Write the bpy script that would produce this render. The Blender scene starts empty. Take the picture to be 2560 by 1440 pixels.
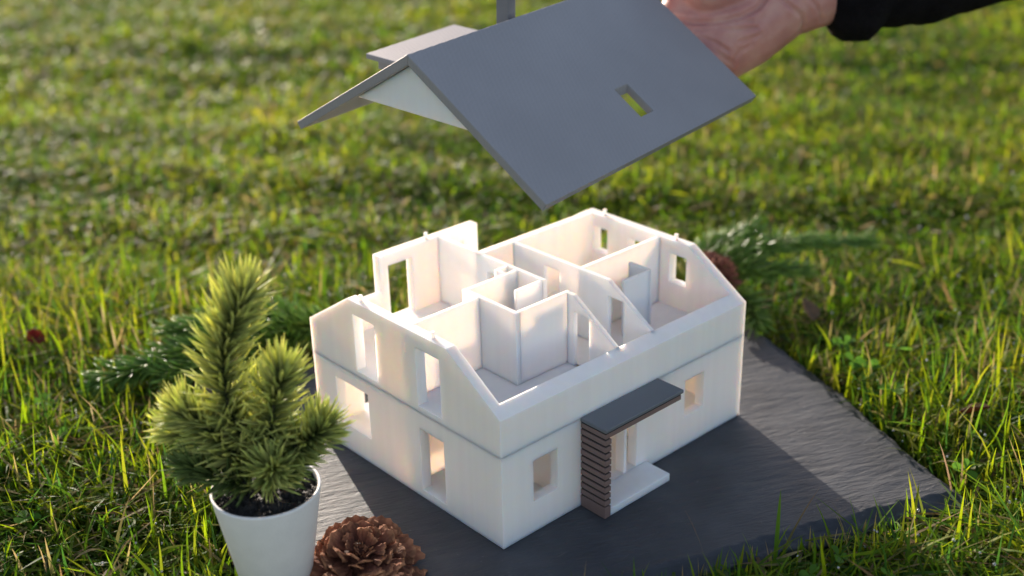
import bpy, bmesh, math, random
import numpy as np
from mathutils import Vector, Matrix, noise
from mathutils.geometry import tessellate_polygon

# ------------------------------------------------------------------ units
# all layout below is written in decimetres (1 = 10 cm); U turns it into metres
U = 0.1
PI = math.pi
rng = np.random.default_rng(7)
random.seed(7)
sc = bpy.context.scene
COL = sc.collection

# ------------------------------------------------------------------ camera
CAM_R = ((0.7367039, -0.67586731, -0.0216967),        # right
         (0.2957, 0.2932, 0.9092),                    # up (re-orthogonalised below)
         (0.6081203, 0.67620845, -0.41585075))        # forward
cam_pos = Vector((-3.50994718, -4.01797736, 3.96433689))
rt = Vector(CAM_R[0]).normalized()
fw = Vector(CAM_R[2]).normalized()
up = rt.cross(fw).normalized()
rt = fw.cross(up).normalized()
cam = bpy.data.cameras.new('camera')
cam.sensor_width = 36.0
cam.lens = 36.0 * 3061.204 / 2560.0
cam.clip_start = 0.01
cam.clip_end = 200.0
cam.dof.use_dof = True
cam.dof.focus_distance = 6.6 * U
cam.dof.aperture_fstop = 4.8
camo = bpy.data.objects.new('camera', cam)
COL.objects.link(camo)
M3 = Matrix((rt, up, -fw)).transposed()
camo.matrix_world = Matrix.Translation(cam_pos * U) @ M3.to_4x4()
sc.camera = camo

# ------------------------------------------------------------------ light
SUN_EL = math.radians(17.0)
sun_from = Vector((0.305, 0.952, 0)).normalized()       # horizontal direction towards the sun
world = bpy.data.worlds.new("World")
sc.world = world
world.use_nodes = True
wn = world.node_tree.nodes
sky = wn.new('ShaderNodeTexSky')
sky.sky_type = 'NISHITA'
sky.sun_disc = False
sky.sun_elevation = SUN_EL
sky.sun_rotation = math.atan2(sun_from.x, sun_from.y)
bg = wn['Background']
bg.inputs['Strength'].default_value = 0.15
wb = wn.new('ShaderNodeMix'); wb.data_type = 'RGBA'; wb.blend_type = 'MULTIPLY'   # white balance set for the shade
wb.inputs[0].default_value = 1.0
wb.inputs[7].default_value = (1.16, 0.95, 0.865, 1)
world.node_tree.links.new(sky.outputs[0], wb.inputs[6])
world.node_tree.links.new(wb.outputs[2], bg.inputs['Color'])
sl = bpy.data.lights.new('sun', 'SUN')
sl.energy = 3.8
sl.angle = math.radians(0.6)
sl.color = (1.0, 0.89, 0.76)
slo = bpy.data.objects.new('sun', sl)
COL.objects.link(slo)
sd = Vector((sun_from.x * math.cos(SUN_EL), sun_from.y * math.cos(SUN_EL), math.sin(SUN_EL)))
slo.rotation_euler = sd.to_track_quat('Z', 'Y').to_euler()
slo.location = sd * 3

sc.view_settings.view_transform = 'Standard'
sc.view_settings.look = 'None'
sc.view_settings.gamma = 1
sc.view_settings.use_curve_mapping = False
sc.view_settings.exposure = 0.98
sc.cycles.use_denoising = True
sc.cycles.max_bounces = 20
sc.cycles.diffuse_bounces = 14
sc.cycles.transmission_bounces = 6
sc.cycles.sample_clamp_indirect = 10.0
sc.cycles.caustics_reflective = False
sc.cycles.caustics_refractive = False

# ------------------------------------------------------------------ material helpers
def new_mat(name):
    m = bpy.data.materials.new(name)
    m.use_nodes = True
    nt = m.node_tree
    b = nt.nodes['Principled BSDF']
    return m, nt, b

def ramp(nt, stops):
    r = nt.nodes.new('ShaderNodeValToRGB')
    el = r.color_ramp.elements
    el[0].position, el[0].color = stops[0][0], (*stops[0][1], 1)
    el[1].position, el[1].color = stops[-1][0], (*stops[-1][1], 1)
    for p, c in stops[1:-1]:
        e = el.new(p); e.color = (*c, 1)
    return r

def tex(nt, kind, scale, detail=4, coord='Object', stretch=None, rot=None):
    tc = nt.nodes.new('ShaderNodeTexCoord')
    mp = nt.nodes.new('ShaderNodeMapping')
    nt.links.new(tc.outputs[coord], mp.inputs[0])
    if stretch: mp.inputs['Scale'].default_value = stretch
    if rot: mp.inputs['Rotation'].default_value = rot
    t = nt.nodes.new(kind)
    t.inputs['Scale'].default_value = scale
    if 'Detail' in t.inputs: t.inputs['Detail'].default_value = detail
    nt.links.new(mp.outputs[0], t.inputs['Vector'])
    return t

def bump(nt, b, src, strength, dist, prev=None):
    n = nt.nodes.new('ShaderNodeBump')
    n.inputs['Strength'].default_value = strength
    n.inputs['Distance'].default_value = dist
    nt.links.new(src, n.inputs['Height'])
    if prev: nt.links.new(prev.outputs[0], n.inputs['Normal'])
    nt.links.new(n.outputs[0], b.inputs['Normal'])
    return n

def mat_pla():
    m, nt, b = new_mat('white_printed_plastic')
    t = tex(nt, 'ShaderNodeTexNoise', 170, 2, stretch=(1, 1, 0.015))
    r = ramp(nt, [(0.35, (0.865, 0.845, 0.83)), (0.65, (0.89, 0.87, 0.855))])
    nt.links.new(t.outputs['Fac'], r.inputs[0]); nt.links.new(r.outputs[0], b.inputs['Base Color'])
    b.inputs['Roughness'].default_value = 0.42
    b.inputs['Subsurface Weight'].default_value = 1.0
    b.inputs['Subsurface Radius'].default_value = (1.0, 0.74, 0.54)
    b.inputs['Subsurface Scale'].default_value = 0.0085
    b.inputs['Specular IOR Level'].default_value = 0.35
    w = tex(nt, 'ShaderNodeTexWave', 420, 0)
    w.bands_direction = 'Z'
    n2 = tex(nt, 'ShaderNodeTexNoise', 700, 3)
    p = bump(nt, b, w.outputs['Fac'], 0.12, 0.0001)
    bump(nt, b, n2.outputs['Fac'], 0.15, 0.0001, p)
    return m

def mat_grey(col=(0.262, 0.263, 0.277), weave=True):
    m, nt, b = new_mat('grey_printed_plastic')
    t = tex(nt, 'ShaderNodeTexNoise', 22, 7)
    r = ramp(nt, [(0.3, tuple(c * 0.95 for c in col)), (0.7, tuple(c * 1.05 for c in col))])
    nt.links.new(t.outputs['Fac'], r.inputs[0]); nt.links.new(r.outputs[0], b.inputs['Base Color'])
    b.inputs['Roughness'].default_value = 0.48
    if weave:
        w = tex(nt, 'ShaderNodeTexWave', 110, 2, rot=(0, 0, 0.5)); w.bands_direction = 'X'
        w.inputs['Distortion'].default_value = 0.6
        w2 = tex(nt, 'ShaderNodeTexWave', 150, 2, rot=(0, 0, -0.25)); w2.bands_direction = 'Y'
        w2.inputs['Distortion'].default_value = 0.8
        p = bump(nt, b, w.outputs['Fac'], 0.28, 0.0002)
        p = bump(nt, b, w2.outputs['Fac'], 0.35, 0.0002, p)
        n2 = tex(nt, 'ShaderNodeTexNoise', 500, 2)
        bump(nt, b, n2.outputs['Fac'], 0.1, 0.0002, p)
    return m

def mat_plain(name, col, rough=0.5, noise_scale=60, var=0.12, bump_s=0.15, bump_d=0.0003):
    m, nt, b = new_mat(name)
    t = tex(nt, 'ShaderNodeTexNoise', noise_scale, 5)
    r = ramp(nt, [(0.3, tuple(c * (1 - var) for c in col)), (0.7, tuple(min(1, c * (1 + var)) for c in col))])
    nt.links.new(t.outputs['Fac'], r.inputs[0]); nt.links.new(r.outputs[0], b.inputs['Base Color'])
    b.inputs['Roughness'].default_value = rough
    n2 = tex(nt, 'ShaderNodeTexNoise', noise_scale * 6, 4)
    bump(nt, b, n2.outputs['Fac'], bump_s, bump_d)
    return m

def mat_slate():
    m, nt, b = new_mat('dark_slate')
    ang = math.radians(-(-29.4))
    t = tex(nt, 'ShaderNodeTexNoise', 28, 8, rot=(0, 0, 0))
    r = ramp(nt, [(0.25, (0.023, 0.026, 0.032)), (0.55, (0.042, 0.046, 0.055)), (0.8, (0.074, 0.079, 0.088))])
    nt.links.new(t.outputs['Fac'], r.inputs[0])
    sp = tex(nt, 'ShaderNodeTexNoise', 420, 4)
    r2 = ramp(nt, [(0.70, (0, 0, 0)), (0.78, (1, 1, 1))])
    nt.links.new(sp.outputs['Fac'], r2.inputs[0])
    mx = nt.nodes.new('ShaderNodeMix'); mx.data_type = 'RGBA'
    nt.links.new(r2.outputs[0], mx.inputs[0]); nt.links.new(r.outputs[0], mx.inputs[6])
    mx.inputs[7].default_value = (0.22, 0.22, 0.23, 1)
    sc1 = tex(nt, 'ShaderNodeTexNoise', 55, 6, stretch=(0.5, 5.0, 1.0), rot=(0, 0, 0.9))
    r3 = ramp(nt, [(0.70, (0, 0, 0)), (0.745, (0.7, 0.7, 0.7))])
    nt.links.new(sc1.outputs['Fac'], r3.inputs[0])
    mx2 = nt.nodes.new('ShaderNodeMix'); mx2.data_type = 'RGBA'
    nt.links.new(r3.outputs[0], mx2.inputs[0]); nt.links.new(mx.outputs[2], mx2.inputs[6])
    mx2.inputs[7].default_value = (0.13, 0.13, 0.14, 1)
    nt.links.new(mx2.outputs[2], b.inputs['Base Color'])
    b.inputs['Roughness'].default_value = 0.58
    b.inputs['Specular IOR Level'].default_value = 0.55
    # cleavage: fine long ripples along the board
    tc = nt.nodes.new('ShaderNodeTexCoord')
    def dot(v):
        d = nt.nodes.new('ShaderNodeVectorMath'); d.operation = 'DOT_PRODUCT'
        nt.links.new(tc.outputs['Object'], d.inputs[0]); d.inputs[1].default_value = v
        return d.outputs['Value']
    cx = nt.nodes.new('ShaderNodeCombineXYZ')
    nt.links.new(dot((0.92*0.2, -0.40*0.2, 0)), cx.inputs[0]); nt.links.new(dot((0.40, 0.92, 0)), cx.inputs[1]); nt.links.new(dot((0, 0, 1)), cx.inputs[2])
    p = None
    for scale, dist, st, det in ((260, 0.0013, 0.9, 8), (700, 0.0005, 0.8, 6)):
        n1 = nt.nodes.new('ShaderNodeTexNoise'); n1.inputs['Scale'].default_value = scale; n1.inputs['Detail'].default_value = det
        n1.inputs['Roughness'].default_value = 0.62; n1.inputs['Distortion'].default_value = 0.5
        nt.links.new(cx.outputs[0], n1.inputs['Vector'])
        p = bump(nt, b, n1.outputs['Fac'], st, dist, p)
    n2 = tex(nt, 'ShaderNodeTexNoise', 1800, 3)
    bump(nt, b, n2.outputs['Fac'], 0.35, 0.0002, p)
    return m

def leaf_mat(name, attr='tint', trans=0.45, rough=0.38, spec=0.4):
    m, nt, b = new_mat(name)
    a = nt.nodes.new('ShaderNodeAttribute'); a.attribute_name = attr
    nt.links.new(a.outputs['Color'], b.inputs['Base Color'])
    b.inputs['Roughness'].default_value = rough
    b.inputs['Specular IOR Level'].default_value = spec
    tr = nt.nodes.new('ShaderNodeBsdfTranslucent')
    hs = nt.nodes.new('ShaderNodeHueSaturation')
    hs.inputs['Value'].default_value = 1.4
    hs.inputs['Saturation'].default_value = 1.05
    nt.links.new(a.outputs['Color'], hs.inputs['Color'])
    nt.links.new(hs.outputs[0], tr.inputs['Color'])
    mix = nt.nodes.new('ShaderNodeMixShader'); mix.inputs[0].default_value = trans
    out = nt.nodes['Material Output']
    nt.links.new(b.outputs[0], mix.inputs[1]); nt.links.new(tr.outputs[0], mix.inputs[2])
    nt.links.new(mix.outputs[0], out.inputs['Surface'])
    return m

def mat_skin():
    m, nt, b = new_mat('skin')
    t = tex(nt, 'ShaderNodeTexNoise', 60, 8)
    r = ramp(nt, [(0.30, (0.42, 0.18, 0.16)), (0.5, (0.50, 0.245, 0.21)), (0.70, (0.57, 0.325, 0.265))])
    nt.links.new(t.outputs['Fac'], r.inputs[0]); nt.links.new(r.outputs[0], b.inputs['Base Color'])
    b.inputs['Roughness'].default_value = 0.5
    b.inputs['Subsurface Weight'].default_value = 0.35
    b.inputs['Subsurface Radius'].default_value = (1.0, 0.35, 0.2)
    b.inputs['Subsurface Scale'].default_value = 0.004
    v = tex(nt, 'ShaderNodeTexVoronoi', 900, 0)
    n2 = tex(nt, 'ShaderNodeTexNoise', 130, 6)
    p = bump(nt, b, v.outputs['Distance'], 0.12, 0.0002)
    bump(nt, b, n2.outputs['Fac'], 0.4, 0.0007, p)
    return m

PLA = mat_pla()
GREY = mat_grey()
GREY_SMOOTH = mat_grey((0.13, 0.145, 0.165), weave=False); GREY_SMOOTH.name = 'slate_grey_canopy_plastic'
BROWN = mat_plain('brown_slat_plastic', (0.19, 0.128, 0.115), 0.5, 80, 0.06)
BLACK = mat_plain('black_groove_plastic', (0.012, 0.011, 0.012), 0.6)
SLATE = mat_slate()
POT = mat_plain('matte_white_pot', (0.84, 0.835, 0.84), 0.5, 120, 0.03, 0.3, 0.0004)
SOILM = mat_plain('black_potting_soil', (0.014, 0.012, 0.011), 0.5, 220, 0.5, 0.8, 0.002)
STEM = mat_plain('dark_twig_bark', (0.035, 0.04, 0.022), 0.7, 200, 0.3)
BARK = mat_plain('spruce_twig_bark', (0.10, 0.055, 0.03), 0.8, 200, 0.3)
SKIN = mat_skin()
SLEEVE = mat_plain('black_knit_sleeve', (0.006, 0.0055, 0.007), 0.95, 60, 0.4, 0.7, 0.003)
SLEEVE.node_tree.nodes['Principled BSDF'].inputs['Specular IOR Level'].default_value = 0.12
NEEDLE = leaf_mat('soft_plastic_needles', trans=0.45, rough=0.42)
SPRUCE = leaf_mat('glossy_spruce_needles', trans=0.35, rough=0.3, spec=0.5)
GRASS = leaf_mat('grass_blades', trans=0.6, rough=0.5, spec=0.16)

def mat_ground():
    m, nt, b = new_mat('lawn_ground')
    t = tex(nt, 'ShaderNodeTexNoise', 14, 8)
    r = ramp(nt, [(0.3, (0.020, 0.028, 0.008)), (0.5, (0.038, 0.060, 0.012)), (0.7, (0.060, 0.070, 0.020))])
    nt.links.new(t.outputs['Fac'], r.inputs[0]); nt.links.new(r.outputs[0], b.inputs['Base Color'])
    b.inputs['Roughness'].default_value = 0.9
    n2 = tex(nt, 'ShaderNodeTexNoise', 160, 6)
    bump(nt, b, n2.outputs['Fac'], 0.8, 0.004)
    return m
GROUND = mat_ground()

def mat_dew():
    m, nt, b = new_mat('dew_water')
    b.inputs['Base Color'].default_value = (1, 1, 1, 1)
    b.inputs['Roughness'].default_value = 0.07
    b.inputs['IOR'].default_value = 1.45
    b.inputs['Specular IOR Level'].default_value = 1.0
    b.inputs['Transmission Weight'].default_value = 0.6
    return m
DEW = mat_dew()

def mat_cone():
    m, nt, b = new_mat('woody_cone_scale')
    oi = nt.nodes.new('ShaderNodeObjectInfo')
    a = nt.nodes.new('ShaderNodeAttribute'); a.attribute_name = 'tint'
    t = tex(nt, 'ShaderNodeTexNoise', 260, 6, stretch=(1, 0.25, 1))
    r = ramp(nt, [(0.3, (0.45, 0.45, 0.45)), (0.7, (1.35, 1.3, 1.25))])
    nt.links.new(t.outputs['Fac'], r.inputs[0])
    mx = nt.nodes.new('ShaderNodeMix'); mx.data_type = 'RGBA'; mx.blend_type = 'MULTIPLY'
    mx.inputs[0].default_value = 1.0
    nt.links.new(a.outputs['Color'], mx.inputs[6]); nt.links.new(r.outputs[0], mx.inputs[7])
    hs = nt.nodes.new('ShaderNodeHueSaturation')
    mr = nt.nodes.new('ShaderNodeMapRange'); mr.inputs[3].default_value = 0.7; mr.inputs[4].default_value = 1.3
    nt.links.new(oi.outputs['Random'], mr.inputs[0]); nt.links.new(mr.outputs[0], hs.inputs['Value'])
    nt.links.new(mx.outputs[2], hs.inputs['Color'])
    nt.links.new(hs.outputs[0], b.inputs['Base Color'])
    b.inputs['Roughness'].default_value = 0.8
    b.inputs['Specular IOR Level'].default_value = 0.2
    bump(nt, b, t.outputs['Fac'], 1.0, 0.002)
    return m
CONE = mat_cone()

# ------------------------------------------------------------------ object helpers
def thing(name, label, cat, loc=(0, 0, 0), group=None):
    o = bpy.data.objects.new(name, None)
    o.empty_display_size = 0.01
    COL.objects.link(o)
    o.location = Vector(loc) * U
    tag(o, label, cat, group)
    return o

def tag(o, label=None, cat=None, group=None, kind=None):
    if label: o['label'] = label
    if cat: o['category'] = cat
    if group: o['group'] = group
    if kind: o['kind'] = kind
    return o

def mk(name, verts, faces, mat, parent=None, smooth=False, org=(0, 0, 0), tint=None, bevel=0, seg=2):
    """verts in decimetres in the parent's frame (org is subtracted first)."""
    V = (np.asarray(verts, dtype=float) - np.asarray(org, dtype=float)) * U
    me = bpy.data.meshes.new(name)
    me.from_pydata(V.tolist(), [], faces)
    me.update()
    if mat: me.materials.append(mat)
    if smooth: me.polygons.foreach_set('use_smooth', [True] * len(me.polygons))
    if tint is not None: set_tint(me, tint)
    o = bpy.data.objects.new(name, me)
    COL.objects.link(o)
    if parent: o.parent = parent
    if bevel:
        bv = o.modifiers.new('bevel', 'BEVEL')
        bv.width = bevel * U; bv.segments = seg; bv.limit_method = 'ANGLE'; bv.angle_limit = math.radians(35)
    return o

def set_tint(me, tint):
    at = me.color_attributes.new('tint', 'FLOAT_COLOR', 'POINT')
    c = np.ones((len(me.vertices), 4), dtype=np.float32); c[:, :3] = tint
    at.data.foreach_set('color', c.ravel())

def fast_mesh(name, V, quads, tris, mat, tint=None, smooth=True):
    """numpy arrays -> mesh; V in decimetres."""
    me = bpy.data.meshes.new(name)
    V = np.asarray(V, dtype=np.float32) * U
    me.vertices.add(len(V)); me.vertices.foreach_set('co', V.ravel())
    nq, ntr = len(quads), len(tris)
    loops = np.concatenate([np.asarray(quads, dtype=np.int32).ravel(), np.asarray(tris, dtype=np.int32).ravel()])
    me.loops.add(len(loops)); me.loops.foreach_set('vertex_index', loops)
    starts = np.concatenate([np.arange(nq) * 4, nq * 4 + np.arange(ntr) * 3]).astype(np.int32)
    me.polygons.add(nq + ntr); me.polygons.foreach_set('loop_start', starts)
    me.update(calc_edges=True)
    me.validate()
    if smooth: me.polygons.foreach_set('use_smooth', np.ones(len(me.polygons), dtype=bool))
    me.materials.append(mat)
    if tint is not None: set_tint(me, tint)
    return me

def link(name, me, parent=None, loc=(0, 0, 0)):
    o = bpy.data.objects.new(name, me)
    COL.objects.link(o)
    if parent: o.parent = parent
    o.location = Vector(loc) * U
    return o

class MB:
    def __init__(s): s.v = []; s.f = []
    def box(s, x0, x1, y0, y1, z0, z1):
        n = len(s.v)
        s.v += [(x0, y0, z0), (x1, y0, z0), (x1, y1, z0), (x0, y1, z0), (x0, y0, z1), (x1, y0, z1), (x1, y1, z1), (x0, y1, z1)]
        s.f += [(n, n+3, n+2, n+1), (n+4, n+5, n+6, n+7), (n, n+1, n+5, n+4), (n+1, n+2, n+6, n+5), (n+2, n+3, n+7, n+6), (n+3, n, n+4, n+7)]
        return s
    def plate(s, axis, a0, a1, outline, holes=()):
        """polygon with holes in the plane across `axis`, extruded from a0 to a1. outline in (u,z): u=y for axis x, u=x for axis y; (y,z)/(x,z)."""
        loops = [list(outline)] + [list(h) for h in holes]
        def P(u, z, a):
            if axis == 'x': return (a, u, z)
            if axis == 'y': return (u, a, z)
            return (u, z, a)
        flat = [q for L in loops for q in L]
        tri = tessellate_polygon([[Vector((u, z, 0)) for u, z in L] for L in loops])
        n = len(s.v); N = len(flat)
        s.v += [P(u, z, a0) for u, z in flat] + [P(u, z, a1) for u, z in flat]
        for t in tri:
            s.f.append((n + t[0], n + t[1], n + t[2])); s.f.append((n + N + t[2], n + N + t[1], n + N + t[0]))
        k = 0
        for L in loops:
            m = len(L)
            for i in range(m):
                a, b = n + k + i, n + k + (i + 1) % m
                s.f.append((a, b, b + N, a + N))
            k += m
        return s
    def obj(s, name, mat, parent=None, org=(0, 0, 0), bevel=0, smooth=False, fix=True, seg=2):
        o = mk(name, s.v, s.f, mat, parent, smooth, org, bevel=0)
        if fix:
            bm = bmesh.new(); bm.from_mesh(o.data)
            bmesh.ops.recalc_face_normals(bm, faces=bm.faces)
            bm.to_mesh(o.data); bm.free()
        if bevel:
            bv = o.modifiers.new('bevel', 'BEVEL')
            bv.width = bevel * U; bv.segments = seg; bv.limit_method = 'ANGLE'; bv.angle_limit = math.radians(35)
        return o

def rect(u0, u1, z0, z1): return [(u0, z0), (u1, z0), (u1, z1), (u0, z1)]

def union(name, pieces, mat, parent, bevel=0.002):
    """exact union of closed solids (list of MB) into ONE mesh."""
    obs = [p.obj('piece', None) for p in pieces]
    base = obs[0]
    tmp = bpy.data.collections.new('tmp'); COL.children.link(tmp)
    for o in obs[1:]:
        COL.objects.unlink(o); tmp.objects.link(o)
    md = base.modifiers.new('b', 'BOOLEAN')
    md.operation = 'UNION'; md.operand_type = 'COLLECTION'; md.collection = tmp; md.solver = 'EXACT'
    dg = bpy.context.evaluated_depsgraph_get(); dg.update()
    me = bpy.data.meshes.new_from_object(base.evaluated_get(dg))
    for o in obs: bpy.data.objects.remove(o, do_unlink=True)
    bpy.data.collections.remove(tmp)
    bm = bmesh.new(); bm.from_mesh(me)
    bmesh.ops.remove_doubles(bm, verts=bm.verts, dist=1e-6)
    bmesh.ops.dissolve_limit(bm, angle_limit=math.radians(1), verts=bm.verts, edges=bm.edges)
    bm.to_mesh(me); bm.free()
    me.materials.clear(); me.materials.append(mat)
    me.name = name
    o = bpy.data.objects.new(name, me); COL.objects.link(o); o.parent = parent
    if bevel:
        bv = o.modifiers.new('bevel', 'BEVEL')
        bv.width = bevel * U; bv.segments = 2; bv.limit_method = 'ANGLE'; bv.angle_limit = math.radians(30)
    return o

# ------------------------------------------------------------------ lawn ground
C_SLATE = np.array([2.21, -1.445]); E1 = np.array([-0.9226, 0.3858]); E2 = np.array([0.3858, 0.9226])
SW, SD, STH = 3.93, 3.06, 0.10
def slate_uv(P):
    d = np.asarray(P)[..., :2] - C_SLATE
    return d @ E1, d @ E2

def gz(x, y):
    """lawn height (decimetres), gently lumpy; level under the slate."""
    x = np.asarray(x, float); y = np.asarray(y, float)
    h = 0.10*np.sin(x*0.9+1.3)*np.sin(y*0.8+0.4) + 0.07*np.sin(x*2.1-y*1.3+2.0) + 0.05*np.sin(x*3.7+y*2.9) + 0.03*np.sin(5.3*x-4.1*y+1)
    u, v = slate_uv(np.stack([x, y], -1))
    dx = np.maximum(np.maximum(-u, u-SW), 0); dy = np.maximum(np.maximum(-v, v-SD), 0)
    d = np.sqrt(dx*dx+dy*dy)
    w = np.clip(d/1.6, 0, 1)**1.2
    return -0.125 + (h*w)*0.45 + 0.03*w

def build_ground():
    a = np.concatenate([-np.geomspace(400, 26, 14), np.linspace(-24, 24, 161), np.geomspace(26, 400, 14)])
    X, Y = np.meshgrid(a + 3, a + 6, indexing='ij')
    Z = gz(X, Y); far = np.clip((np.hypot(X-3, Y-6)-24)/10, 0, 1); Z = Z*(1-far) - 0.1*far
    V = np.stack([X, Y, Z], -1).reshape(-1, 3)
    n = len(a); i, j = np.meshgrid(np.arange(n-1), np.arange(n-1), indexing='ij')
    q = np.stack([i*n+j, (i+1)*n+j, (i+1)*n+j+1, i*n+j+1], -1).reshape(-1, 4)
    o = link('ground', fast_mesh('ground', V, q, np.zeros((0, 3), int), GROUND))
    o['kind'] = 'structure'
build_ground()

# ------------------------------------------------------------------ slate board
def build_slate():
    nu, nv, side = 330, 260, 5
    us = np.linspace(0, SW, nu); vs = np.linspace(0, SD, nv)
    Uu, Vv = np.meshgrid(us, vs, indexing='ij')
    V = np.zeros((nu, nv, 3))
    # outline wobble
    def wob(t, s): return (noise.noise(Vector((t*1.1, s, 0)))*0.035 + noise.noise(Vector((t*5, s, 3)))*0.016 + noise.noise(Vector((t*17, s, 5)))*0.007)
    wl = np.array([wob(t, 1.0) for t in vs]); wr = np.array([wob(t, 7.0) for t in vs])
    wb = np.array([wob(t, 13.0) for t in us]); wt = np.array([wob(t, 19.0) for t in us])
    du = np.minimum(Uu, SW-Uu); dv = np.minimum(Vv, SD-Vv)
    fu = np.clip(1-du/0.35, 0, 1); fv = np.clip(1-dv/0.35, 0, 1)
    Ux = Uu + np.where(Uu < SW/2, wl[None, :], wr[None, :])*fu
    Vx = Vv + np.where(Vv < SD/2, wb[:, None], wt[:, None])*fv
    d = np.minimum(du, dv)
    ca, sa = math.cos(math.radians(-3)), math.sin(math.radians(-3))
    for i in range(nu):
        for j in range(nv):
            u, v = Uu[i, j], Vv[i, j]
            a = u*ca - v*sa; b = u*sa + v*ca
            h = noise.noise(Vector((a*1.2, b*3, 2.0)))*0.006 + noise.noise(Vector((a*4.0, b*19, 9.0)))*0.0035
            dd = d[i, j]
            if dd < 0.25:
                # flaked rim: irregular steps down towards the broken edge
                k = dd + noise.noise(Vector((u*6, v*6, 4.0)))*0.045 + noise.noise(Vector((u*20, v*20, 8.0)))*0.02
                h -= 0.020*max(0, min(1, (0.075-k)/0.02)) + 0.018*max(0, min(1, (0.04-k)/0.015)) + noise.noise(Vector((u*40, v*40, 1)))*0.006*max(0, 1-dd/0.09)
            V[i, j] = (Ux[i, j], Vx[i, j], h)
    # keep the surface flat-ish below the model
    top = V[..., 2].copy()
    top = np.minimum(top, 0.0)*1.0 + np.maximum(top, 0)*0.15
    V[..., 2] = top
    P = np.zeros((nu*nv, 3)); G = V.reshape(-1, 3)
    P[:, :2] = C_SLATE + G[:, 0:1]*E1 + G[:, 1:2]*E2; P[:, 2] = G[:, 2] - 0.002
    i, j = np.meshgrid(np.arange(nu-1), np.arange(nv-1), indexing='ij')
    q = np.stack([i*nv+j, i*nv+j+1, (i+1)*nv+j+1, (i+1)*nv+j], -1).reshape(-1, 4)
    # side skirt
    ring = [(k, 0) for k in range(nu)] + [(nu-1, k) for k in range(1, nv)] + [(k, nv-1) for k in range(nu-2, -1, -1)] + [(0, k) for k in range(nv-2, 0, -1)]
    idx = [a*nv+b for a, b in ring]; m = len(idx)
    ctr = P[:, :2].mean(0)
    verts = [P]; prev = np.array(idx); base = len(P); quads = [q]
    for s in range(1, side+1):
        t = s/side
        R = P[idx].copy()
        dirn = R[:, :2]-ctr
        out = np.zeros((m, 2))
        for k, (a, b) in enumerate(ring):
            nvec = np.zeros(2)
            if b == 0: nvec -= E2
            if b == nv-1: nvec += E2
            if a == 0: nvec -= E1
            if a == nu-1: nvec += E1
            out[k] = nvec/ max(1e-6, np.linalg.norm(nvec))
            am = 0.016*noise.noise(Vector((R[k, 0]*14, R[k, 1]*14, s*2.3))) + 0.010*noise.noise(Vector((R[k, 0]*45, R[k, 1]*45, s*5.3)))
            R[k, :2] += out[k]*(0.028*math.sin(t*PI*0.8) + am)
            R[k, 2] = R[k, 2]*(1-t) - STH*t
        verts.append(R)
        cur = np.arange(base, base+m)
        quads.append(np.stack([prev, np.roll(prev, -1), np.roll(cur, -1), cur], -1))
        prev = cur; base += m
    c = np.array([[ctr[0], ctr[1], -STH]]); verts.append(c)
    tri = np.stack([prev, np.roll(prev, -1), np.full(m, base)], -1)
    me = fast_mesh('slate_board', np.concatenate(verts), np.concatenate(quads), tri, SLATE)
    bm = bmesh.new(); bm.from_mesh(me); bmesh.ops.recalc_face_normals(bm, faces=bm.faces); bm.to_mesh(me); bm.free()
    o = link('slate_board', me)
    tag(o, 'dark grey rectangular slate board with chipped edges lying on the grass under the model house', 'slate board')
build_slate()

# ------------------------------------------------------------------ model house
L, D, HE, HS, HT, A = 2.0, 1.70, 0.785, 0.56, 1.047, 0.41
W = 0.065                         # wall thickness
SL = (HT-HE)/A                    # roof slope
house = thing('model_house', 'white 3D printed model house without its roof, rooms open, standing on the slate board', 'model house')

# lower storey
g_low = rect(0, D, 0.0, 0.5605)
front_low = rect(0, L, 0.0, 0.5605)
low = [
    MB().plate('x', 0, W, g_low, [rect(1.155, 1.475, 0.175, 0.475), rect(0.47, 0.68, 0.052, 0.456)]),
    MB().plate('x', L-W, L, g_low, [rect(0.45, 0.60, 0.20, 0.45), rect(1.05, 1.25, 0.20, 0.45)]),
    MB().plate('y', 0, W, front_low, [rect(0.225, 0.406, 0.198, 0.450), rect(1.457, 1.632, 0.205, 0.450),
                                      rect(0.68, 0.933, 0.052, 0.47), rect(0.955, 1.037, 0.052, 0.47)]),
    MB().plate('y', D-W, D, front_low, [rect(0.30, 0.92, 0.052, 0.475), rect(1.05, 1.20, 0.2, 0.45), rect(1.40, 1.75, 0.052, 0.45)]),
    MB().box(0.001, L-0.001, 0.001, D-0.001, 0.0, 0.050),
]
lower = union('lower_storey', low, PLA, house)
lower['label'] = 'ground storey with windows and doorways'
def partition(parent, mb, label=None):
    o = mb.obj('partition_wall', PLA, parent, bevel=0.004)
    if label: o['label'] = label
    return o
partition(lower, MB().plate('x', 0.925, 0.955, rect(0.30, D-W-0.001, 0.0505, 0.555), [rect(0.9, 1.1, 0.052, 0.45)]))
partition(lower, MB().plate('y', 0.757, 0.787, rect(W+0.001, 0.924, 0.0505, 0.555), [rect(0.6, 0.78, 0.052, 0.45)]))
partition(lower, MB().plate('x', 1.225, 1.255, rect(W+0.001, D-W-0.001, 0.0505, 0.555), [rect(0.2, 0.4, 0.052, 0.45), rect(1.2, 1.4, 0.052, 0.45)]))
partition(lower, MB().plate('x', 0.50, 0.53, rect(W+0.001, 0.30, 0.0505, 0.555)))

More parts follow.
